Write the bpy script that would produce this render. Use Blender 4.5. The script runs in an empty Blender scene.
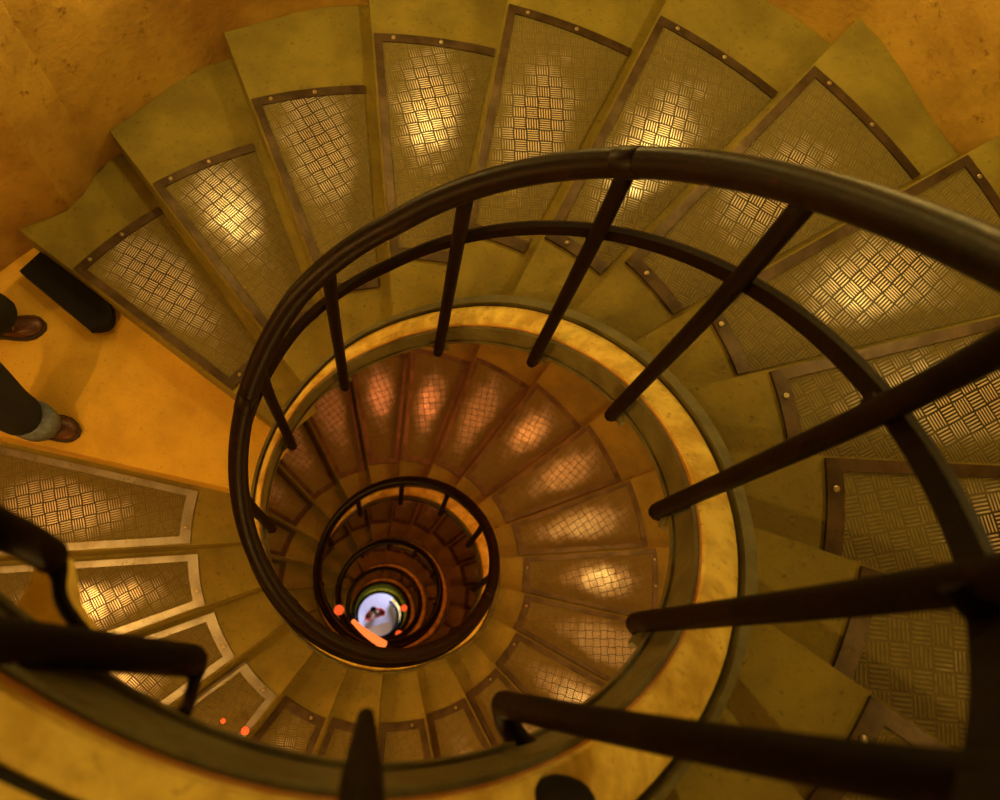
import bpy, bmesh, math, random
from math import sin, cos, pi, radians as R, asin, floor, atan2, hypot
from mathutils import Vector, Matrix
random.seed(7)
sc = bpy.context.scene
col = sc.collection

# ------------------------------------------------------------------ scale and stair geometry
U = 0.5                      # metres per handrail radius
FLOOR_D = 47.3               # depth of the hall floor below the camera (in handrail radii)
RISE = 0.3204; STEP = R(16.36)
EXT = [(-215,.62),(-150,.50),(-135,.44),(-120,.30),(-100,.12),(-80,.08),(-60,.03),(-45,0),(-15,0)]
def ext(th):                 # the flight flattens a little where the photographer stands
    a = math.degrees(th)
    if a >= -15: return 0
    for (x0, y0), (x1, y1) in zip(EXT, EXT[1:]):
        if a <= x1: return y0 + (y1-y0)*max(0, (a-x0)/(x1-x0))
    return 0
def zf(th):                  # depth of the handrail below the camera
    pl = min(max(th - 1.7405, 0), .517)
    return 1.415 + 7.031*(th - .263*pl)/(2*pi) + ext(th)
def W(rho, th, d):           # polar point around the stair axis -> world
    return Vector((rho*cos(th)*U, rho*sin(th)*U, (FLOOR_D - d)*U))
def interp(tab, a):
    if a <= tab[0][0]: return tab[0][1]
    for (x0, y0), (x1, y1) in zip(tab, tab[1:]):
        if a <= x1:
            t = (a-x0)/(x1-x0); t = t*t*(3-2*t) if y0 != y1 else t
            return y0 + (y1-y0)*t
    return tab[-1][1]
WALL = [(0,4.5),(34,4.5),(49,4.75),(65,4.65),(80,4.5),(98,4.33),(113,4.2),(130,3.95),(138,3.78),(146,3.95),(160,4.25),(180,4.4),(230,4.4),(300,4.4),(360,4.5)]
CAPR = [(0,1.32),(55,1.32),(95,1.28),(135,1.205),(290,1.205),(325,1.30),(360,1.32)]
EDGE = [(0,.055),(60,.055),(120,.022),(300,.022),(340,.055),(360,.055)]
def cap_r(th): return 1.36 - .04*max(0, min(1, (math.degrees(th)+80)/40)) if th < 0 else interp(CAPR, math.degrees(th) % 360)
def edge_w(th): return interp(EDGE, math.degrees(th) % 360)
def wall_r(th): return interp(WALL, math.degrees(th) % 360)
PLATE = [(-400,3.6),(-60,3.9),(20,4.15),(32,4.17),(49,4.1),(65,4.03),(80,3.93),(96.5,3.76),(112,3.52),(128,3.35),(145,3.35),(170,3.5),(400,3.55)]
def plate_r(th): return interp(PLATE, math.degrees(th))
def nose_theta(j):           # front edge of step j; step 0 ends above the landing (j = 1)
    if j == 0: return R(144)
    if j <= -4: return R(80.7) + (j+4)*R(16.28)
    return R(145.2) + j*STEP if j <= 0 else R(168.2) + (j-1)*STEP
def nose_depth(j): return 6.35 + RISE*j + ext(nose_theta(j))

# ------------------------------------------------------------------ materials
def mat(name):
    m = bpy.data.materials.new(name); m.use_nodes = True
    nt = m.node_tree; b = nt.nodes['Principled BSDF']
    return m, nt, b
class NB:
    def __init__(s, nt): s.nt = nt
    def n(s, t, **k):
        x = s.nt.nodes.new(t)
        for a, v in k.items(): setattr(x, a, v)
        return x
    def l(s, a, b): s.nt.links.new(a, b)
    def m(s, op, a, b=None, c=None):
        x = s.n('ShaderNodeMath', operation=op)
        for i, v in enumerate((a, b, c)):
            if v is None: continue
            if isinstance(v, (int, float)): x.inputs[i].default_value = v
            else: s.l(v, x.inputs[i])
        return x.outputs[0]
    def mix(s, f, a, b):
        x = s.n('ShaderNodeMix', data_type='RGBA')
        if isinstance(f, (int, float)): x.inputs[0].default_value = f
        else: s.l(f, x.inputs[0])
        for i, v in ((6, a), (7, b)):
            if isinstance(v, tuple): x.inputs[i].default_value = (*v, 1)
            else: s.l(v, x.inputs[i])
        return x.outputs[2]
    def noise(s, vec, scale, detail=4, rough=.6):
        x = s.n('ShaderNodeTexNoise'); x.inputs['Scale'].default_value = scale
        x.inputs['Detail'].default_value = detail; x.inputs['Roughness'].default_value = rough
        s.l(vec, x.inputs['Vector']); return x.outputs['Fac']
    def ramp(s, f, lo, hi):
        x = s.n('ShaderNodeMapRange', interpolation_type='SMOOTHSTEP')
        x.inputs[1].default_value = lo; x.inputs[2].default_value = hi
        s.l(f, x.inputs[0]); return x.outputs[0]
    def coord(s, kind='Object'):
        return s.n('ShaderNodeTexCoord').outputs[kind]
    def bump(s, h, b, dist, strength=1):
        x = s.n('ShaderNodeBump'); x.inputs['Distance'].default_value = dist
        x.inputs['Strength'].default_value = strength
        s.l(h, x.inputs['Height']); s.l(x.outputs[0], b.inputs['Normal'])
def stone(name, c1, c2, c3, s1=3, s2=40, rough=.75, bump=.004, metal=0, geo=False, spec=.4):
    m, nt, b = mat(name); q = NB(nt)
    v = q.n('ShaderNodeNewGeometry').outputs['Position'] if geo else q.coord()
    f1 = q.ramp(q.noise(v, s1, 5), .35, .68); f2 = q.noise(v, s2, 6, .7)
    c = q.mix(f1, c1, c2)
    c = q.mix(q.ramp(f2, .56, .74), c, c3)
    q.l(c, b.inputs['Base Color'])
    b.inputs['Metallic'].default_value = metal
    b.inputs['Specular IOR Level'].default_value = spec
    q.l(q.m('ADD', q.m('MULTIPLY', f2, .25), rough-.12), b.inputs['Roughness'])
    q.bump(f2, b, bump)
    return m
M = {}
M['concrete'] = stone('step concrete', (.26,.21,.028), (.175,.138,.018), (.09,.06,.012), 4, 55, .7, .003, geo=True)
M['landing'] = stone('landing concrete', (.66,.42,.045), (.54,.33,.035), (.34,.19,.02), 5, 70, .75, .003, geo=True)
M['wall'] = stone('wall render', (.50,.33,.05), (.26,.14,.02), (.20,.10,.015), 1.6, 18, .85, .009, geo=True)
M['cap'] = stone('stringer stone', (.88,.72,.17), (.56,.38,.055), (.36,.22,.03), 11, 45, .6, .004, geo=True)
M['green'] = stone('green painted iron', (.13,.125,.05), (.08,.075,.03), (.16,.08,.03), 12, 60, .5, .002, geo=True)
M['lip'] = stone('rusty edging', (.50,.24,.05), (.42,.18,.04), (.2,.08,.03), 12, 60, .5, .002, geo=True)
M['iron'] = stone('black wrought iron', (.008,.003,.0015), (.005,.002,.001), (.035,.009,.003), 14, 70, .55, .0012, metal=0, geo=True, spec=.08)
M['rail'] = stone('handrail bronze', (.008,.003,.0015), (.005,.002,.001), (.035,.009,.003), 9, 50, .42, .0008, metal=0, geo=True, spec=.13)
M['strip'] = stone('steel angle', (.11,.075,.045), (.055,.035,.018), (.04,.02,.01), 8, 80, .38, .0008, metal=.6)
M['strip_worn'] = stone('polished steel angle', (.34,.34,.33), (.22,.20,.17), (.09,.06,.035), 6, 60, .36, .0008, metal=.75)
M['screw'] = stone('screw steel', (.55,.48,.30), (.5,.42,.28), (.3,.2,.1), 8, 80, .35, .0005, metal=.9)
M['ceil'] = stone('ceiling plaster', (.3,.22,.06), (.25,.18,.04), (.2,.12,.03), 2, 20, .9, .01)
M['floor'] = stone('hall floor tile', (.78,.78,.84), (.68,.68,.78), (.5,.5,.6), 1, 8, .5, .002)
M['black'] = stone('black rubber and shadow', (.004,.003,.002), (.003,.002,.002), (.007,.004,.003), 6, 60, .8, .002)
M['denim'] = stone('dark denim', (.007,.009,.014), (.005,.006,.010), (.015,.017,.024), 12, 160, .9, .002)
M['hem'] = stone('pale denim hem', (.16,.20,.26), (.09,.12,.18), (.55,.40,.16), 60, 120, .9, .004)
M['leather'] = stone('brown shoe leather', (.10,.032,.008), (.05,.016,.006), (.03,.012,.006), 20, 90, .35, .001)
M['sole'] = stone('shoe sole', (.035,.026,.016), (.03,.02,.012), (.02,.015,.01), 20, 90, .7, .001)
M['lace'] = stone('pale laces', (.5,.36,.15), (.4,.3,.14), (.3,.2,.1), 20, 90, .8, .001)
M['skin'] = stone('skin', (.55,.30,.18), (.5,.26,.15), (.45,.22,.13), 20, 90, .5, .0005)
M['hair'] = stone('dark hair', (.015,.01,.007), (.01,.007,.005), (.03,.02,.012), 30, 120, .6, .003)
M['jacket'] = stone('black jacket', (.02,.018,.016), (.014,.012,.011), (.03,.026,.022), 10, 150, .85, .002)
M['red'] = stone('red coat', (.62,.05,.015), (.5,.035,.01), (.4,.03,.01), 10, 90, .8, .002)
M['bench'] = stone('tan bench wood', (.42,.28,.14), (.34,.21,.10), (.25,.15,.07), 4, 40, .6, .002)
def emat(name, c, s):
    m, nt, b = mat(name)
    b.inputs['Base Color'].default_value = (*c, 1)
    b.inputs['Emission Color'].default_value = (*c, 1); b.inputs['Emission Strength'].default_value = s
    return m
M['globe'] = emat('orange lamp glass', (1, .11, .02), 1.0)
M['tube'] = emat('lit stringer glow', (1, .26, .05), 1.0)
M['unseen_wallglobe'] = emat('unseen lamp glass', (1, .55, .12), 6)

def plate_material():
    m, nt, b = mat('worn five bar tread plate'); q = NB(nt)
    v = q.coord(); sx = q.n('ShaderNodeSeparateXYZ')
    q.l(v, sx.inputs[0]); x, y = sx.outputs[0], sx.outputs[1]
    a = R(11); c = .048
    u = q.m('ADD', q.m('MULTIPLY', x, cos(a)/c), q.m('MULTIPLY', y, sin(a)/c))
    w = q.m('SUBTRACT', q.m('MULTIPLY', y, cos(a)/c), q.m('MULTIPLY', x, sin(a)/c))
    u = q.m('ADD', u, 100.0); w = q.m('ADD', w, 100.0)
    par = q.m('MODULO', q.m('ADD', q.m('FLOOR', u), q.m('FLOOR', w)), 2)
    fu = q.m('SUBTRACT', q.m('FRACT', u), .5); fw = q.m('SUBTRACT', q.m('FRACT', w), .5)
    def sel(A, B):   # par ? A : B
        return q.m('ADD', q.m('MULTIPLY', A, par), q.m('MULTIPLY', B, q.m('SUBTRACT', 1.0, par)))
    A, B = sel(fu, fw), sel(fw, fu)
    bars = q.m('COSINE', q.m('MULTIPLY', A, 2*pi*5.0))
    bars = q.ramp(bars, -.45, .5)
    ma = q.m('SUBTRACT', 1.0, q.ramp(q.m('ABSOLUTE', A), .47, .5))
    mb = q.m('SUBTRACT', 1.0, q.ramp(q.m('ABSOLUTE', B), .38, .47))
    h = q.m('MULTIPLY', bars, q.m('MULTIPLY', ma, mb))
    # the walking line: an oval of wear along the middle of the tread
    nz = q.noise(v, 9, 4)
    at = q.n('ShaderNodeAttribute', attribute_name='wear')
    wear = q.ramp(q.m('ADD', at.outputs['Fac'], q.m('MULTIPLY', q.m('SUBTRACT', nz, .5), .9)), .36, 1.02)
    nz2 = q.noise(v, 60, 4)
    gap = q.m('MULTIPLY', q.ramp(q.m('ABSOLUTE', B), .30, .46), 1.0)
    dull = q.mix(q.ramp(nz2, .45, .7), (.20,.165,.028), (.135,.105,.018))
    dirt = q.mix(wear, (.135,.10,.024), (.010,.006,.002))
    metal = q.mix(wear, dull, (.95,.86,.80))
    q.l(q.mix(h, dirt, metal), b.inputs['Base Color'])
    q.l(q.m('MULTIPLY', wear, q.m('MULTIPLY', h, .8)), b.inputs['Metallic'])
    r = q.m('SUBTRACT', .60, q.m('MULTIPLY', wear, .36))
    q.l(q.m('ADD', r, q.m('MULTIPLY', nz2, .08)), b.inputs['Roughness'])
    q.bump(h, b, .0022, .9)
    return m
M['plate'] = plate_material()

# ------------------------------------------------------------------ mesh helpers
def obj(name, verts, faces, m, parent=None, smooth=False, loc=None):
    me = bpy.data.meshes.new(name); me.from_pydata([tuple(v) for v in verts], [], faces); me.update()
    bm = bmesh.new(); bm.from_mesh(me); bmesh.ops.recalc_face_normals(bm, faces=bm.faces); bm.to_mesh(me); bm.free()
    if smooth:
        for p in me.polygons: p.use_smooth = True
    o = bpy.data.objects.new(name, me); col.objects.link(o)
    if m: me.materials.append(m)
    if parent: o.parent = parent
    if loc: o.location = loc
    return o
def tag(o, label=None, cat=None, group=None, kind=None):
    if label: o['label'] = label
    if cat: o['category'] = cat
    if group: o['group'] = group
    if kind: o['kind'] = kind
    return o
def empty(name, loc=(0,0,0), rz=0):
    o = bpy.data.objects.new(name, None); col.objects.link(o); o.location = loc; o.rotation_euler = (0,0,rz)
    o.empty_display_size = .1; return o
def solid(P, ns, nt, z0, z1):
    """closed slab over the patch P(s,t), between heights z0 and z1"""
    V, F = [], []
    for z in (z0, z1):
        for i in range(ns+1):
            for j in range(nt+1):
                x, y = P(i/ns, j/nt); V.append((x, y, z))
    n = (ns+1)*(nt+1); ix = lambda i, j: i*(nt+1)+j
    for i in range(ns):
        for j in range(nt):
            q = (ix(i,j), ix(i+1,j), ix(i+1,j+1), ix(i,j+1))
            F.append(tuple(n+k for k in q)); F.append(tuple(reversed(q)))
    rim = [ix(i,0) for i in range(ns)] + [ix(ns,j) for j in range(nt)] + [ix(i,nt) for i in range(ns,0,-1)] + [ix(0,j) for j in range(nt,0,-1)]
    for a, b in zip(rim, rim[1:]+rim[:1]): F.append((a, b, n+b, n+a))
    return V, F
def sweep(frames, prof, closed=True, cap=True):
    """frames: list of (origin, axisA, axisB); prof: 2-D profile points"""
    V, F = [], []; k = len(prof)
    for (o, a, b) in frames:
        for (p, q) in prof: V.append(o + a*p + b*q)
    for i in range(len(frames)-1):
        for j in range(k if closed else k-1):
            j2 = (j+1) % k; F.append((i*k+j, i*k+j2, (i+1)*k+j2, (i+1)*k+j))
    if cap:
        F.append(tuple(range(k))); F.append(tuple((len(frames)-1)*k + j for j in range(k)))
    return V, F
def frames_of(pts, up=Vector((0,0,1))):
    fr = []
    for i, p in enumerate(pts):
        d = (pts[min(i+1, len(pts)-1)] - pts[max(i-1, 0)]).normalized()
        a = d.cross(up)
        if a.length < 1e-3: a = d.cross(Vector((1,0,0)))
        a.normalize(); b = a.cross(d).normalized(); fr.append((p, a, b))
    return fr
def transport(pts):
    d0 = (pts[1]-pts[0]).normalized(); a = d0.cross(Vector((0,0,1)))
    if a.length < 1e-2: a = d0.cross(Vector((1,0,0)))
    a.normalize(); fr = []
    for i, p in enumerate(pts):
        d = (pts[min(i+1, len(pts)-1)] - pts[max(i-1, 0)]).normalized()
        a = (a - d*a.dot(d)).normalized(); fr.append((p, a, a.cross(d).normalized()))
    return fr
def circle(r, n, ry=None):
    return [(r*cos(2*pi*i/n), (ry or r)*sin(2*pi*i/n)) for i in range(n)]
def tube(pts, r, n=10, radii=None):
    fr = transport(pts); V, F = [], []
    for i, (o, a, b) in enumerate(fr):
        rr = radii[i] if radii else r
        for (p, q) in circle(1, n): V.append(o + a*p*rr + b*q*rr)
    for i in range(len(fr)-1):
        for j in range(n):
            j2 = (j+1) % n; F.append((i*n+j, i*n+j2, (i+1)*n+j2, (i+1)*n+j))
    F.append(tuple(range(n))); F.append(tuple((len(fr)-1)*n + j for j in range(n)))
    return V, F
def bez(pts, n=6):      # Catmull-Rom through the points
    P = [pts[0]*2-pts[1]] + list(pts) + [pts[-1]*2-pts[-2]]; out = []
    for i in range(1, len(P)-2):
        for k in range(n):
            t = k/n; a, b, c, d = P[i-1], P[i], P[i+1], P[i+2]
            out.append(.5*((2*b) + (c-a)*t + (2*a-5*b+4*c-d)*t*t + (3*b-a-3*c+d)*t**3))
    out.append(pts[-1]); return out
def join(parts):
    V, F = [], []
    for v, f in parts:
        k = len(V); V += list(v); F += [tuple(i+k for i in g) for g in f]
    return V, F

# ------------------------------------------------------------------ steps
ORD = ['zeroth','first','second','third','fourth','fifth','sixth','seventh','eighth','ninth','tenth','eleventh','twelfth','thirteenth','fourteenth','fifteenth','sixteenth','seventeenth','eighteenth','nineteenth','twentieth','twenty-first','twenty-second']
C0 = 2.5
XO = {0: 0}
def make_step(j):
    th = nose_theta(j); D = nose_depth(j)
    dth = STEP if j != 1 else nose_theta(1) - nose_theta(0)
    if j == 1: return
    root = empty('stair_step', W(C0, th, D), th)
    if j <= 0:
        lab = f'grey stair step with worn diamond tread plate, {ORD[1-j]} above the stone landing'
    elif j < 22:
        lab = f'stair step with worn diamond tread plate, {ORD[j-1]} below the stone landing'
    else:
        k = (j-1)//22; i = (j-1) % 22 + 1
        lab = f'{ORD[i]} small stair step of the {ORD[k+1]} turn down the well below the landing'
    tag(root, lab, 'step', 'plated steps winding round the well')
    near = j < 34; mid = j < 48
    def local(rho, a): return ((rho*cos(a) - C0)*U, rho*sin(a)*U)
    # slab
    def Ps(s, t):
        a = -dth*t; ro = wall_r(th + a) - .004
        ri_ = cap_r(th + a) + edge_w(th + a) + .003; return local(ri_ + (ro-ri_)*s, a)
    n1 = 8 if near else 3
    v, f = solid(Ps, n1, 6 if near else 2, -.42*U, 0)
    obj('stone_tread', v, f, M['concrete'], root)
    # tread plate and its frame of steel angle
    ri = {-2: 1.72, -1: 1.72}.get(j, 1.72)
    ri = 1.72 if j > -7 else 1.66
    if -14 < j < -4: ri = 1.90
    if j in (-4, -3, -5): ri = 1.80 if j == -3 else 1.9
    ro = plate_r(th); A0, wA = .014, .062; B0, wB = (.05, .03) if j < 0 else (.045, .055); wI, wO = .085, .075
    fa = lambda off: (lambda r: -asin(off/r))
    fb = lambda off: (lambda r: -(dth - asin(off/r)))
    def patch(r0, r1, f0, f1):
        def P(s, t):
            r = r0 + (r1-r0)*s; return local(r, f0(r) + (f1(r)-f0(r))*t)
        return P
    h = .012
    v, f = solid(patch(ri+wI, ro-wO, fa(A0+wA), fb(B0+wB)), 18 if near else (8 if mid else 3), 10 if near else (5 if mid else 2), 0.0005, h*.6*U)
    pl = obj('tread_plate', v, f, M['plate'], root)
    at = pl.data.attributes.new('wear', 'FLOAT', 'POINT')
    rc = 2.75 + .12*sin(j*1.7) + (.25 if j < 0 else 0); hw = .62 + .1*sin(j*2.3)
    for i, vv in enumerate(pl.data.vertices):
        x, y = vv.co.x/U + C0, vv.co.y/U
        rr = hypot(x, y); ang = -atan2(y, x)/dth
        e = ((rr-rc)/(hw*1.25))**2 + ((ang-.46)/.36)**2
        at.data[i].value = math.exp(-e*1.0)
    if j < 70:
        def strip(nm, P, ns, nt):
            v, f = solid(P, ns, nt, 0.0, h*U*1.6); return obj(nm, v, f, M['strip_worn' if 1 < j < 6 else 'strip'], root)
        s1 = strip('nosing_strip', patch(ri, ro, fa(A0), fa(A0+wA)), 6, 1)
        if j > 0: strip('back_strip', patch(ri, ro, fb(B0+wB), fb(B0)), 6, 1)
        s3 = strip('inner_strip', patch(ri, ri+wI, fa(A0+wA), fb(B0+wB)), 1, 6)
        s4 = strip('outer_strip', patch(ro-wO, ro, fa(A0+wA), fb(B0+wB)), 1, 6)
        if j < 14:
            for par, rr, fr in ((s3, ri+wI/2, .22), (s4, ro-wO/2, .10), (s4, ro-wO/2, .52)):
                a0 = -asin((A0+wA)/rr); a1 = -(dth - asin((B0+wB)/rr)); a = a0 + (a1-a0)*fr
                x, y = local(rr, a)
                V = []; n = 10
                for z, r_ in ((h*U*1.6, .017), (h*U*2.1, .017), (h*U*2.6, .010)):
                    for k in range(n): V.append((x + r_*U*cos(2*pi*k/n), y + r_*U*sin(2*pi*k/n), z))
                F = [(q*n+k, q*n+(k+1) % n, (q+1)*n+(k+1) % n, (q+1)*n+k) for q in (0, 1) for k in range(n)]
                F += [tuple(range(n)), tuple(range(2*n, 3*n))]
                obj('screw', V, F, M['screw'], par)
JMAX = 126
for j in range(-19, JMAX+1): make_step(j)

# landing
def Pl(s, t):
    a0, a1 = nose_theta(1), nose_theta(0); a = a0 + (a1-a0)*t
    r_ = cap_r(a) + edge_w(a) + .003; r_ += (wall_r(a)-.004-r_)*s
    return r_*cos(a)*U, r_*sin(a)*U
v, f = solid(Pl, 8, 10, -.42*U, 0)
o = obj('stair_landing', v, f, M['landing'], loc=(0, 0, (FLOOR_D-nose_depth(1))*U))
tag(o, 'bare ochre stone landing where the person in dark trousers stands', 'landing')

# black slab as the cast shadow under the last step above the landing
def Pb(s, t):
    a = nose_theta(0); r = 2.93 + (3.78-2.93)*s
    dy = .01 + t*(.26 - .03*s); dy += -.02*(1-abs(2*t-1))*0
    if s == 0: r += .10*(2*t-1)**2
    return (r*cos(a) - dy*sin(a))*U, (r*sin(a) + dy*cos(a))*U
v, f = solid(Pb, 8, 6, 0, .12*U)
o = obj('riser_shadow_slab', v, f, M['black'], loc=(0, 0, (FLOOR_D-nose_depth(1))*U))
tag(o, 'long black slab shaped as the shadow at the foot of the last step', 'slab')

# ------------------------------------------------------------------ stringer round the well
TH0, TH1 = R(-215), nose_theta(JMAX)
def helix(rho, dz, step=3.0, a=TH0, b=TH1, fn=zf):
    n = int(math.degrees(b-a)/step); out = []
    for i in range(n+1):
        t = a + (b-a)*i/n; out.append((t, W(rho, t, fn(t)+dz)))
    return out
def band(prof, step=3.0, a=TH0, b=TH1):
    """profile in (rho, dz) swept down the helix"""
    n = int(math.degrees(b-a)/step); V, F = [], []; k = len(prof(0) if callable(prof) else prof)
    for i in range(n+1):
        t = a + (b-a)*i/n
        for (r, dz) in (prof(t) if callable(prof) else prof): V.append(W(r, t, zf(t)+dz))
    for i in range(n):
        for j in range(k):
            j2 = (j+1) % k; F.append((i*k+j, i*k+j2, (i+1)*k+j2, (i+1)*k+j))
    F.append(tuple(range(k))); F.append(tuple(n*k+j for j in range(k)))
    return V, F
st = tag(empty('stair_stringer', W(0, 0, FLOOR_D)), 'pale yellow curved stone stringer edging the open stair well', 'stringer')
def child(o): o.parent = st; o.location = -st.location; return o
v, f = band(lambda t: [(1.150,2.03),(1.160,2.005),(1.150+(cap_r(t)-1.15)*.3,1.995),(1.150+(cap_r(t)-1.15)*.6,2.0),(cap_r(t)-.015,2.02),(cap_r(t),2.06),(cap_r(t),2.46),(1.155,2.28)]); child(obj('stone_cap', v, f, M['cap'], smooth=False))
v, f = band([(1.130,2.04),(1.150,2.036),(1.150,2.27),(1.130,2.27)]); child(obj('iron_fascia', v, f, M['green']))
v, f = band([(1.147,2.026),(1.154,2.022),(1.154,2.034),(1.147,2.036)]); child(obj('rusty_lip', v, f, M['lip']))
v, f = band([(1.118,2.25),(1.130,2.25),(1.130,2.29),(1.118,2.29)]); child(obj('bottom_flange', v, f, M['green']))
v, f = band([(1.236,1.990),(1.252,1.990),(1.252,2.02),(1.236,2.02)], 3, TH0, R(-96)); o = child(obj('joint_line', v, f, M['black'])); o['label'] = 'dark joint line'
v, f = band(lambda t: [(cap_r(t)+.001,1.985),(cap_r(t)+edge_w(t),1.985),(cap_r(t)+edge_w(t),2.12),(cap_r(t)+.001,2.12)]); child(obj('edging_strip', v, f, M['green']))

# ------------------------------------------------------------------ railing
rl = tag(empty('stair_railing', W(0, 0, FLOOR_D)), 'dark iron railing with round handrail spiralling down the open well', 'railing')
def rch(o): o.parent = rl; o.location = -rl.location; return o
hp = [p for t, p in helix(1.0, 0, 3.0, R(-140))]
v, f = tube(hp, .056*U, 14); rch(obj('handrail', v, f, M['rail'], smooth=True))
for deg in (50, 158, 330):
    t = R(deg); pts = [W(1.0, t+R(k), zf(t+R(k))) for k in (-2.2, -2, 0, 2, 2.2)]
    v, f = tube(pts, .06*U, 14, [.056*U, .059*U, .059*U, .059*U, .056*U]); rch(obj('rail_sleeve', v, f, M['rail'], smooth=True))
v, f = band([(1.075,.60),(1.10,.59),(1.115,.60),(1.115,.68),(1.10,.69),(1.075,.68)], 3, R(-100)); rch(obj('mid_rail', v, f, M['iron']))
BAL = [(-127.7,'L2'),(-117.5,'L1'),(-100.8,'L0'),(-82,'R1'),(-48.2,0),(-17.2,0),(16.2,0),(47.8,0),(80.5,0),(116.7,0),(146,0)]
a = 179.0
while a < math.degrees(TH1)-10: BAL.append((a, 0)); a += 33.0
cam_off = None
def baluster(deg, kind):
    t = R(deg)
    base = W(1.075, t, zf(t)+2.28)
    r0 = .036*U if deg > -60 else .034*U
    def at(tt, rho, dz): return W(rho, R(tt), zf(R(tt))+dz)
    if kind == 0:
        lean = 2.0 if deg > 0 else (-1.3 if deg > -30 else 1.5)
        pts = [at(deg+lean, 1.0, .03), at(deg+lean*.72, 1.045, .64), at(deg+lean*.3, 1.065, 1.55), base]
    elif kind == 'R1':
        X = [(503,704,2.16), (600,724,1.72), (760,752,1.22), (1000,786,.84), (1300,800,.62)]
        pts = [at(-57, 1.0, .03)] + [unproject(*q) for q in reversed(X)]; base = pts[-1]
    else:
        X = {'L0': [(366,716,1.55), (361,800,1.25), (356,900,1.0)],
             'L1': [(192,661,1.78), (95,650,1.52), (0,640,1.30), (-110,628,1.12)],
             'L2': [(50,556,1.62), (26,541,1.52), (0,529,1.42), (-110,480,1.18)]}[kind]
        pts = [unproject(*q) for q in reversed(X)]
        t2 = R(deg-3); pts = [W(1.0, t2, zf(t2)+.03), (pts[0]*.55 + W(1.0, t2, zf(t2)+.03)*.45 + Vector((-.03,-.02,0)))] + pts
        base = pts[-1]
    n = 5; path = bez(pts, n)
    v, f = tube(path, r0, 10 if deg < 400 else 6, [r0*min(1, .45+.13*(len(path)-1-q)) for q in range(len(path))] if kind == 'L0' else None)
    b = rch(obj('baluster', v, f, M['iron'], smooth=True))
    # the bent foot that turns out to the face of the stringer
    if deg < 900 and kind != 'L0':
        t3 = t
        if kind in ('L1', 'L2'):
            e = [(base), unproject(*{'L1': (196,672,1.80), 'L2': (58,572,1.63)}[kind]), unproject(*{'L1': (188,704,1.74), 'L2': (62,602,1.62)}[kind])]
            d = {'L1': (182,716,1.66), 'L2': (90,641,1.60)}[kind]; e.append(unproject(*d))
        else:
            e = [base, W(1.076, t3, zf(t3)+2.32), W(1.09, t3, zf(t3)+2.345), W(1.145, t3, zf(t3)+2.345)]
        if kind == 'R1': e = [base, unproject(507,722,2.2), unproject(519,742,2.2), unproject(532,752,2.2)]
        pp = bez(e, 4); nn = len(pp)-1
        rr = [r0*(.95 - (.55*min(1, q*2.2/nn) if kind in ('L1','L2') else 0)) for q in range(nn+1)]
        v, f = tube(pp, r0, 10 if deg < 400 else 6, rr)
        h = obj('foot_hook', v, f, M['iron'], b, smooth=True)
        if deg < 400 and kind == 0:
            # bolted pad
            c = W(1.122, t3, zf(t3)+2.30); nx = Vector((cos(t3), sin(t3), 0)); ty = Vector((-sin(t3), cos(t3), 0)); up = Vector((0,0,1))
            P = circle(.075*U, 12, .05*U)
            v, f = sweep([(c - nx*.018*U, ty, up), (c + nx*.004*U, ty, up)], P)
            obj('foot_pad', v, f, M['green'], b)
    if kind == 0 or kind == 'R1':
        c = at(deg + (2.0 if deg > 0 else 0)*.72 if kind == 0 else deg+12, 1.06, .64)
        if kind == 0 and deg < 700:
            nx = (c - W(0, t, 0)); nx.z = 0; nx.normalize(); ty = Vector((-nx.y, nx.x, 0))
            v, f = sweep([(c - nx*.04*U, ty, Vector((0,0,1))), (c + nx*.045*U, ty, Vector((0,0,1)))], circle(.032*U, 10))
            obj('mid_clamp', v, f, M['iron'], b, smooth=False)

# ------------------------------------------------------------------ camera
f_px = 800.0; N = (373.567, 633.819)
d = Vector(((N[0]-500)/f_px, (N[1]-400)/f_px, 1.)).normalized()
x = (Vector((1,0,0)) - d*d[0]).normalized(); y = d.cross(x)
# camera axes expressed in the stair's frame (x right, y image-down, depth)
right = Vector((x[0], y[0], d[0])); down = Vector((x[1], y[1], d[1])); fwd = Vector((x[2], y[2], d[2]))
flip = lambda w: Vector((w.x, -w.y, -w.z))
right, down, fwd = flip(right), flip(down), flip(fwd)
cam_loc = Vector((-.188*U, -.84*U, FLOOR_D*U))
def unproject(px, py, depth):
    v = right*((px-500)/f_px) + down*((py-400)/f_px) + fwd
    v = v * (depth*U / -v.z); return cam_loc + v
cd = bpy.data.cameras.new('camera'); cam = bpy.data.objects.new('camera', cd); col.objects.link(cam)
m = Matrix((right, -down, -fwd)).transposed().to_4x4(); m.translation = cam_loc
cam.matrix_world = m
cd.sensor_width = 36; cd.sensor_fit = 'HORIZONTAL'; cd.lens = 36*f_px/1000; cd.clip_start = .02; cd.clip_end = 100
cd.dof.use_dof = True; cd.dof.focus_distance = 2.3; cd.dof.aperture_fstop = 3.6
sc.camera = cam

for q in BAL: baluster(*q)
# flared pale foot on the stringer beside the bent baluster end
pg = [(32,548),(56,556),(60,580),(64,602),(86,636),(60,646),(24,640),(2,622),(18,602),(30,584),(34,566)]
V = [unproject(a_, b_, 1.70) for a_, b_ in pg] + [unproject(a_, b_, 1.70) - Vector((0,0,.10*U)) for a_, b_ in pg]
n = len(pg); F = [tuple(range(n)), tuple(range(n, 2*n))] + [(k, (k+1) % n, n+(k+1) % n, n+k) for k in range(n)]
child(obj('flared_foot', V, F, M['cap']))

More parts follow.
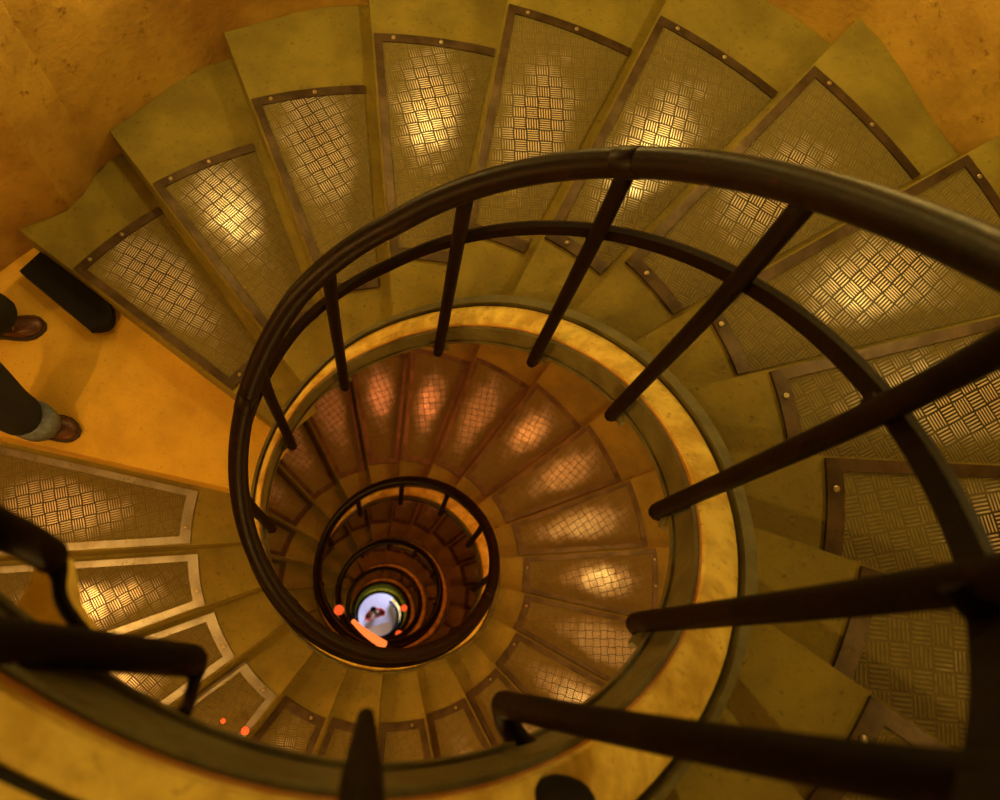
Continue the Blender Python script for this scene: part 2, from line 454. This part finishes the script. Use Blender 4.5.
# black round cap on the stringer nearest the camera
t = R(-79); c = W(1.235, t, zf(t)+1.995)
V, F = [], []
n = 20; prof = [(0.085, .03), (.09, -.02), (.08, -.05), (.05, -.065), (.02, -.07)]
for (r, z) in prof:
    for k in range(n): V.append(c + Vector((r*cos(2*pi*k/n)*U, r*sin(2*pi*k/n)*U*.75, -z*U*.7)))
for q in range(len(prof)-1):
    for k in range(n): F.append((q*n+k, q*n+(k+1) % n, (q+1)*n+(k+1) % n, (q+1)*n+k))
F += [tuple(range(n)), tuple(range((len(prof)-1)*n, len(prof)*n))]
tag(obj('round_cap', V, F, M['black'], smooth=True), 'black domed cap on the yellow stringer at the bottom of the photo', 'cap')

# ------------------------------------------------------------------ shell: wall, floor, ceiling
V, F = [], []; n = 120; zs = [-.6, 10, 20, 23, 24, 25, 27.5, 30]
zs = [-.1*0 + z for z in (0, 8, 16, 20, 22, 24, 26, 28.4)]
for ro in (0, .25):
    for z in zs:
        for k in range(n):
            t = 2*pi*k/n; r = wall_r(t)*U + ro; V.append((r*cos(t), r*sin(t), z))
L = len(zs)*n
for q in range(len(zs)-1):
    for k in range(n):
        a_, b_, c_, d_ = q*n+k, q*n+(k+1) % n, (q+1)*n+(k+1) % n, (q+1)*n+k
        F.append((a_, b_, c_, d_)); F.append((L+a_, L+d_, L+c_, L+b_))
for k in range(n):
    k2 = (k+1) % n
    F.append((k, L+k, L+k2, k2)); e = (len(zs)-1)*n; F.append((e+k, e+k2, L+e+k2, L+e+k))
tag(obj('wall_outer', V, F, M['wall'], smooth=False), kind='structure')
V = [(2.6*cos(2*pi*k/64), 2.6*sin(2*pi*k/64), z) for z in (-.15, 0) for k in range(64)]
F = [tuple(range(64)), tuple(range(64, 128))] + [(k, (k+1) % 64, 64+(k+1) % 64, 64+k) for k in range(64)]
tag(obj('floor', V, F, M['floor']), kind='structure')
V = [(x, y, z+28.4) for (x, y, z) in V]
tag(obj('ceiling', V, F, M['ceil']), kind='structure')

# ------------------------------------------------------------------ lamps
def point(loc, colr, e, r=.06):
    l = bpy.data.lights.new('light', 'POINT'); l.energy = e; l.color = colr; l.shadow_soft_size = r
    o = bpy.data.objects.new('lamp_light', l); col.objects.link(o); o.location = loc; return o
def unseen_wall_lamp(deg, depth, colr, e, words, rr=.05, group='unseen bulkhead lamps added on the well wall'):  # unseen fitting beside a point light, added to light the stair
    t = R(deg); rw = wall_r(t)
    root = empty('unseen_wall_lamp', W(rw, t, depth), t)
    tag(root, words, 'lamp', group)
    n = 16
    def lathe(prof):   # axis along local -x (into the stair)
        V = [(-px*U, pr*U*cos(2*pi*k/n), pr*U*sin(2*pi*k/n)*.8) for (px, pr) in prof for k in range(n)]
        F = [(q*n+k, q*n+(k+1) % n, (q+1)*n+(k+1) % n, (q+1)*n+k) for q in range(len(prof)-1) for k in range(n)]
        F += [tuple(range(n)), tuple(range((len(prof)-1)*n, len(prof)*n))]; return V, F
    v, f = lathe([(-.01,.17),(.05,.17),(.07,.15)]); obj('unseen_lamp_base', v, f, M['iron'], root)
    v, f = lathe([(.07,.13),(.11,.13),(.15,.11),(.18,.07),(.19,.02)]); obj('unseen_lamp_glass', v, f, M['unseen_wallglobe'], root, smooth=True)
    p = W(rw-.34, t, depth); point(p, colr, e, rr)
Y = (1, .72, .20); O = (1, .52, .12); A_ = (1, .58, .14); RD = (1, .26, .07)
def low(th): return zf(R(th))+2.1
unseen_wall_lamp(187, 3.2, O, 22, 'unseen bulkhead lamp low on the wall behind the standing person')
unseen_wall_lamp(196, 1.5, O, 82, 'unseen bulkhead lamp high on the wall behind the standing person', .03)
unseen_wall_lamp(118, 3.7, Y, 13, 'unseen bulkhead lamp on the wall above the second and third steps over the landing', .04)
unseen_wall_lamp(88, 3.1, Y, 17, 'unseen bulkhead lamp on the wall above the fourth and fifth steps over the landing', .04)
unseen_wall_lamp(56, 2.5, Y, 19, 'unseen bulkhead lamp on the wall above the sixth and seventh steps over the landing', .04)
unseen_wall_lamp(25, 1.8, Y, 17, 'unseen bulkhead lamp on the wall above the upper right steps', .04)
unseen_wall_lamp(-18, .4, Y, 10, 'unseen bulkhead lamp on the wall above the steps at the right')
unseen_wall_lamp(150, 4.35, (1,.62,.14), 4, 'unseen bulkhead lamp on the wall beside the landing')
unseen_wall_lamp(-100, -2.6, (1,.66,.16), 85, 'unseen bulkhead lamp on the wall above the photographer')
unseen_wall_lamp(262, 4.7, A_, 40, 'unseen bulkhead lamp on the first turn below, near side')
unseen_wall_lamp(325, 5.6, A_, 24, 'unseen bulkhead lamp on the first turn below, lower right side')
unseen_wall_lamp(368, 5.4, A_, 46, 'unseen bulkhead lamp on the first turn below, right side', .03)
unseen_wall_lamp(405, 5.9, (1,.36,.07), 30, 'unseen bulkhead lamp on the first turn below, upper right side', .03)
unseen_wall_lamp(446, 6.5, RD, 50, 'unseen bulkhead lamp on the first turn below, far side')
for k, (deg, c, e) in enumerate([(560,A_,26),(680,RD,26),(800,RD,26),(930,A_,26),(1060,RD,26),(1190,RD,26),(1320,A_,26),(1450,RD,26),(1600,RD,26),(1750,(.8,1,.3),30),(1950,(.8,1,.3),40)]):
    unseen_wall_lamp(deg, low(deg)-3.6, c, e, f'unseen bulkhead lamp deep in the stair well, {ORD[k+1]} from the top')
point(W(2.2, R(60), 45.2), (.60,.62,1), 85, .2); point(W(2.4, R(240), 45.6), (.60,.62,1), 85, .2)

# small orange lamps fixed to the stringer deep in the well
def globe(rho, deg_mod, px, py, depth, r, words):
    p = unproject(px, py, depth); V, F = [], []; n = 12; m_ = 8
    for i in range(m_+1):
        for k in range(n):
            a_ = pi*i/m_; V.append(p + Vector((sin(a_)*cos(2*pi*k/n), sin(a_)*sin(2*pi*k/n), cos(a_)))*r*U)
    for i in range(m_):
        for k in range(n): F.append((i*n+k, i*n+(k+1) % n, (i+1)*n+(k+1) % n, (i+1)*n+k))
    tag(obj('globe_lamp', V, F, M['globe'], smooth=True), words, 'lamp', 'small orange lamps in the well')

# ------------------------------------------------------------------ people
def skin_body(name, joints, edges, m, parent=None, levels=2):
    me = bpy.data.meshes.new(name); me.from_pydata([j[0] for j in joints], edges, []); me.update()
    o = bpy.data.objects.new(name, me); col.objects.link(o); me.materials.append(m)
    if parent: o.parent = parent
    sk = o.modifiers.new('skin', 'SKIN'); sk.use_smooth_shade = True
    for i, j in enumerate(joints):
        r = j[1]; me.skin_vertices[0].data[i].radius = r if isinstance(r, tuple) else (r, r)
    me.skin_vertices[0].data[0].use_root = True
    s = o.modifiers.new('sub', 'SUBSURF'); s.levels = levels; s.render_levels = levels
    return o
LZ = (FLOOR_D-nose_depth(1))*U
toeA = unproject(77, 432, 6.62); toeB = unproject(42, 324, 6.60)
dA = Vector((1, -.16, 0)).normalized(); dB = Vector((1, .12, 0)).normalized()
ankA = toeA - dA*.165; ankA.z = LZ + .09
ankB = toeB - dB*.135; ankB.z = LZ + .09
pel = (ankA+ankB)/2 + Vector((-.05, .0, 0)); pel.z = LZ + .93
per = tag(empty('person', (pel.x, pel.y, LZ)), 'person in dark jeans and brown shoes standing on the landing', 'person')
def rel(p): return Vector(p) - Vector((pel.x, pel.y, LZ))
fw = Vector((1, -.05, 0)).normalized(); sd = Vector((-fw.y, fw.x, 0)); up = Vector((0,0,1))
P0 = rel(pel)
hipA, hipB = P0 - sd*.09 - up*.05, P0 + sd*.09 - up*.05
kA = (hipA + rel(ankA))/2 + fw*.05; kB = (hipB + rel(ankB))/2 + fw*.04
chest = P0 + up*.34 - fw*.0; neck = P0 + up*.54; head = P0 + up*.68 + fw*.02; crown = P0 + up*.79 + fw*.01
J = [(P0, (.15,.11)), (P0+up*.16, (.135,.10)), (chest, (.16,.11)), (neck, .055), (P0+up*.60+fw*.015, .06), (head, (.082,.095)), (crown, (.06,.07)),
     (hipA, .085), (kA, .058), (rel(ankA)+up*.02, .04), (hipB, .085), (kB, .058), (rel(ankB)+up*.02, .04)]
E = [(0,1),(1,2),(2,3),(3,4),(4,5),(5,6),(0,7),(7,8),(8,9),(0,10),(10,11),(11,12)]
for s in (-1, 1):
    sh = P0 + up*.47 + sd*.17*s; el = sh - up*.27 + sd*.05*s - fw*.03; wr = el - up*.22 + fw*.12; pm = wr - up*.07 + fw*.03
    b = len(J); J += [(sh, .058), (el, .042), (wr, .028), (pm, (.038,.02))]; E += [(2,b),(b,b+1),(b+1,b+2),(b+2,b+3)]
    for k in range(4):
        ff = pm - up*.035 + fw*(.032-.02*k) ; tip = ff - up*(.035+.012*(k in (1,2))) + fw*.005 - sd*s*.008; tip2 = tip - up*.025 - sd*s*.014
        c_ = len(J); J += [(ff, .0095), (tip, .0085), (tip2, .0075)]; E += [(b+3,c_),(c_,c_+1),(c_+1,c_+2)]
    c_ = len(J); th_ = wr - up*.035 + fw*.035; J += [(th_, .012), (th_ - up*.035 + fw*.018, .009)]; E += [(b+2,c_),(c_,c_+1)]
skin_body('body', J, E, M['skin'], per)
# trousers, jacket, hair over it
skin_body('trousers', [(P0+up*.05, (.165,.125)), (P0-up*.03, (.16,.12)), (hipA, .10), (kA, .092), (rel(ankA)+up*.10-fw*.01, .088), (rel(ankA)+up*.0+fw*.01, .09), (hipB, .10), (kB, .092), (rel(ankB)+up*.10-fw*.01, .09), (rel(ankB)+fw*.02, .10)],
          [(0,1),(1,2),(2,3),(3,4),(4,5),(1,6),(6,7),(7,8),(8,9)], M['denim'], per)
JJ = [(chest, (.185,.13)), (P0+up*.14, (.16,.125)), (P0-up*.04, (.175,.135)), (P0+up*.47, (.12,.085))]; EE = [(0,1),(1,2),(0,3)]
for s in (-1, 1):
    sh = P0 + up*.47 + sd*.17*s; el = sh - up*.27 + sd*.05*s - fw*.03; wr = el - up*.21 + fw*.115
    b = len(JJ); JJ += [(sh, .072), (el, .056), (wr, .042)]; EE += [(0,b),(b,b+1),(b+1,b+2)]
skin_body('jacket', JJ, EE, M['jacket'], per)
skin_body('hair', [(crown+up*.0-fw*.02, (.085,.088)), (head+up*.03-fw*.045, (.08,.07)), (head-up*.05-fw*.05, (.06,.045))], [(0,1),(1,2)], M['hair'], per)
# face: eyes and nose, mouth
for s in (-1, 1):
    skin_body('eye', [(head+fw*.088+sd*.032*s+up*.01, .011), (head+fw*.094+sd*.032*s+up*.01, .009)], [(0,1)], M['lace'], per, 1)
    skin_body('ear', [(head+sd*.083*s, .014), (head+sd*.088*s+up*.03-fw*.008, .016)], [(0,1)], M['skin'], per, 1)
skin_body('nose', [(head+fw*.09+up*.005, .012), (head+fw*.112-up*.028, .016)], [(0,1)], M['skin'], per, 1)
skin_body('mouth', [(head+fw*.092-up*.055-sd*.022, .007), (head+fw*.098-up*.055, .008), (head+fw*.092-up*.055+sd*.022, .007)], [(0,1),(1,2)], M['leather'], per, 1)
def shoe(toe, dr, sgn):
    t0 = rel(toe); t0.z = 0; side = Vector((-dr.y, dr.x, 0))
    # outline sections from heel to toe: (along, half-width, height, centre shift)
    S = [(-.285,.022,.060,0),(-.275,.032,.085,0),(-.24,.037,.10,0),(-.19,.037,.105,0),(-.15,.038,.085,.002),(-.11,.044,.066,.004),(-.07,.048,.055,.005),(-.035,.044,.048,.003),(-.012,.031,.040,0),(0,.012,.030,-.002)]
    V, F = [], []; K = 12
    for (a_, w_, h_, c_) in S:
        for k in range(K+1):
            an = pi*k/K; V.append(t0 + dr*a_ + side*(c_*sgn + w_*cos(an)) + up*(.02 + (h_-.02)*sin(an)**.7 if sin(an) > 1e-6 else .02))
    for i in range(len(S)-1):
        for k in range(K): F.append((i*(K+1)+k, i*(K+1)+k+1, (i+1)*(K+1)+k+1, (i+1)*(K+1)+k))
        F.append((i*(K+1), (i+1)*(K+1), (i+1)*(K+1)+K, i*(K+1)+K))
    F += [tuple(range(K+1)), tuple((len(S)-1)*(K+1)+k for k in range(K+1))]
    sh = obj('shoe', V, F, M['leather'], per, smooth=True)
    V, F = [], []; out = [(a_, w_+.006, c_) for (a_, w_, h_, c_) in S]; out[0] = (-.292, .02, 0); out[-1] = (.007, .014, 0)
    ring = [(a_, c_*sgn+w_) for a_, w_, c_ in out] + [(a_, c_*sgn-w_) for a_, w_, c_ in reversed(out)]
    for z in (0.0, .022):
        for (a_, s_) in ring: V.append(t0 + dr*a_ + side*s_ + up*z)
    n = len(ring); F = [tuple(range(n)), tuple(range(n, 2*n))] + [(k, (k+1) % n, n+(k+1) % n, n+k) for k in range(n)]
    obj('sole', V, F, M['sole'], sh)
    for q in range(3):
        a_ = -.10 - .022*q; hh = .064 + .010*q
        pts = [t0 + dr*(a_+.004*k) + side*(.030*(k-1)) + up*(hh + .006 - .016*abs(k-1)) for k in range(3)]
        v, f = tube(bez(pts, 3), .0035, 6); obj('lace', v, f, M['lace'], sh, smooth=True)
    return sh
shoe(toeA, dA, 1); shoe(toeB, dB, -1)
# turned-up pale hem above the shoe with the brown toe
for ank, dr in ((ankA, dA),):
    c = rel(ank) + up*.01; V, F = [], []; n = 20; sec = [(.012,.070),(.0,.078),(.055,.080),(.072,.074)]
    for (z, r_) in [(-.04,.066),(-.045,.080),(.02,.084),(.045,.078),(.05,.03)]:
        for k in range(n):
            a_ = 2*pi*k/n; V.append(c + dr*(cos(a_)*(r_+.012)+.022) + Vector((-dr.y, dr.x, 0))*sin(a_)*(r_-.006) + up*z)
    for q in range(4):
        for k in range(n): F.append((q*n+k, q*n+(k+1) % n, (q+1)*n+(k+1) % n, (q+1)*n+k))
    o = obj('trouser_hem', V, F, M['hem'], per, smooth=True); o['label'] = 'pale blue turned-up hem'

# a tiny person far below on the hall floor
c = unproject(374, 612, FLOOR_D-1.6); base = Vector((c.x, c.y, 0))
pr = tag(empty('person', base), 'tiny dark-haired person in red seen far below on the pale floor', 'person')
dn = Vector((.35, -.94, 0)); s2 = Vector((.94, .35, 0))
Jb = [(up*.92, (.15,.11)), (up*1.2+dn*.05, (.15,.11)), (up*1.42+dn*.08, (.14,.09)), (up*1.52+dn*.05, .05), (up*1.64+dn*.02, (.085,.095)), (up*1.74, .06)]
Eb = [(0,1),(1,2),(2,3),(3,4),(4,5)]
for s in (-1, 1):
    b = len(Jb); Jb += [(s2*.1*s+up*.86, .09), (s2*.11*s+up*.48+dn*.05, .06), (s2*.12*s+up*.08, .045), (s2*.12*s+up*.04+dn*.14, .035)]; Eb += [(0,b),(b,b+1),(b+1,b+2),(b+2,b+3)]
    b = len(Jb); Jb += [(s2*.2*s+up*1.40+dn*.08, .06), (s2*.22*s+up*1.15+dn*.1, .045), (s2*.21*s+up*.92+dn*.17, .03), (s2*.21*s+up*.84+dn*.19, .03)]; Eb += [(2,b),(b,b+1),(b+1,b+2),(b+2,b+3)]
skin_body('body', Jb, Eb, M['skin'], pr, 1)
Jc = [(up*.80, (.20,.16)), (up*1.2+dn*.06, (.19,.15)), (up*1.42+dn*.09, (.18,.12))]; Ec = [(0,1),(1,2)]
for s in (-1, 1):
    b = len(Jc); Jc += [(s2*.20*s+up*1.41+dn*.08, .085), (s2*.22*s+up*1.15+dn*.10, .07), (s2*.21*s+up*.95+dn*.16, .05)]; Ec += [(2,b),(b,b+1),(b+1,b+2)]
skin_body('coat', Jc, Ec, M['red'], pr, 1)
skin_body('hair', [(up*1.74-dn*.02, .11), (up*1.62-dn*.07, .10)], [(0,1)], M['hair'], pr, 1)
# ------------------------------------------------------------------ world, view
w = bpy.data.worlds.new('world'); sc.world = w; w.use_nodes = True
w.node_tree.nodes['Background'].inputs[0].default_value = (.5,.35,.1,1); w.node_tree.nodes['Background'].inputs[1].default_value = .004
sc.view_settings.view_transform = 'Standard'; sc.view_settings.look = 'None'
sc.view_settings.gamma = 1; sc.view_settings.use_curve_mapping = False; sc.view_settings.exposure = -.08
for args in ((0,0,404,608,30,.12,'small orange lamp low in the well, upper right of the bright opening'),
             (0,0,399,634,28,.12,'small orange lamp low in the well, right of the lit orange strip'),
             (0,0,245,731,7.8,.036,'small orange lamp beside the steps at the lower left'),
             (0,0,223,721,7.75,.022,'smaller orange lamp beside the steps at the lower left'),
             (0,0,339,610,15,.09,'orange lamp in the well left of the bright opening')):
    globe(*args)
pts = [unproject(*q) for q in ((353,621,12.6),(366,633,12.8),(384,645,13.0))]  # emissive strip stands in for a stretch of stringer lit orange
v, f = tube(bez(pts, 4), .06*U, 10, [U*(.035+.0045*q) for q in range(9)]); tag(obj('lit_stringer_strip', v, f, M['tube'], smooth=True), 'glowing orange strip painting the lamplit stringer near the foot of the well', 'lamp')

# bench on the hall floor
c = unproject(377, 633, FLOOR_D-.9); bp = Vector((c.x, c.y, 0))
be = tag(empty('bench', bp, .3), 'tan wooden bench on the pale floor at the foot of the well', 'bench')
def bx(x0, x1, y0, y1, z0, z1):
    V = [(x_, y_, z_) for z_ in (z0, z1) for x_, y_ in ((x0,y0),(x1,y0),(x1,y1),(x0,y1))]
    return V, [(0,1,2,3),(4,5,6,7),(0,1,5,4),(1,2,6,5),(2,3,7,6),(3,0,4,7)]
obj('seat', *bx(-.42,.42,-.2,.2,.40,.45), M['bench'], be)
for sx_ in (-1, 1): obj('leg', *bx(sx_*.34-.03, sx_*.34+.03, -.17, .17, 0, .40), M['bench'], be)
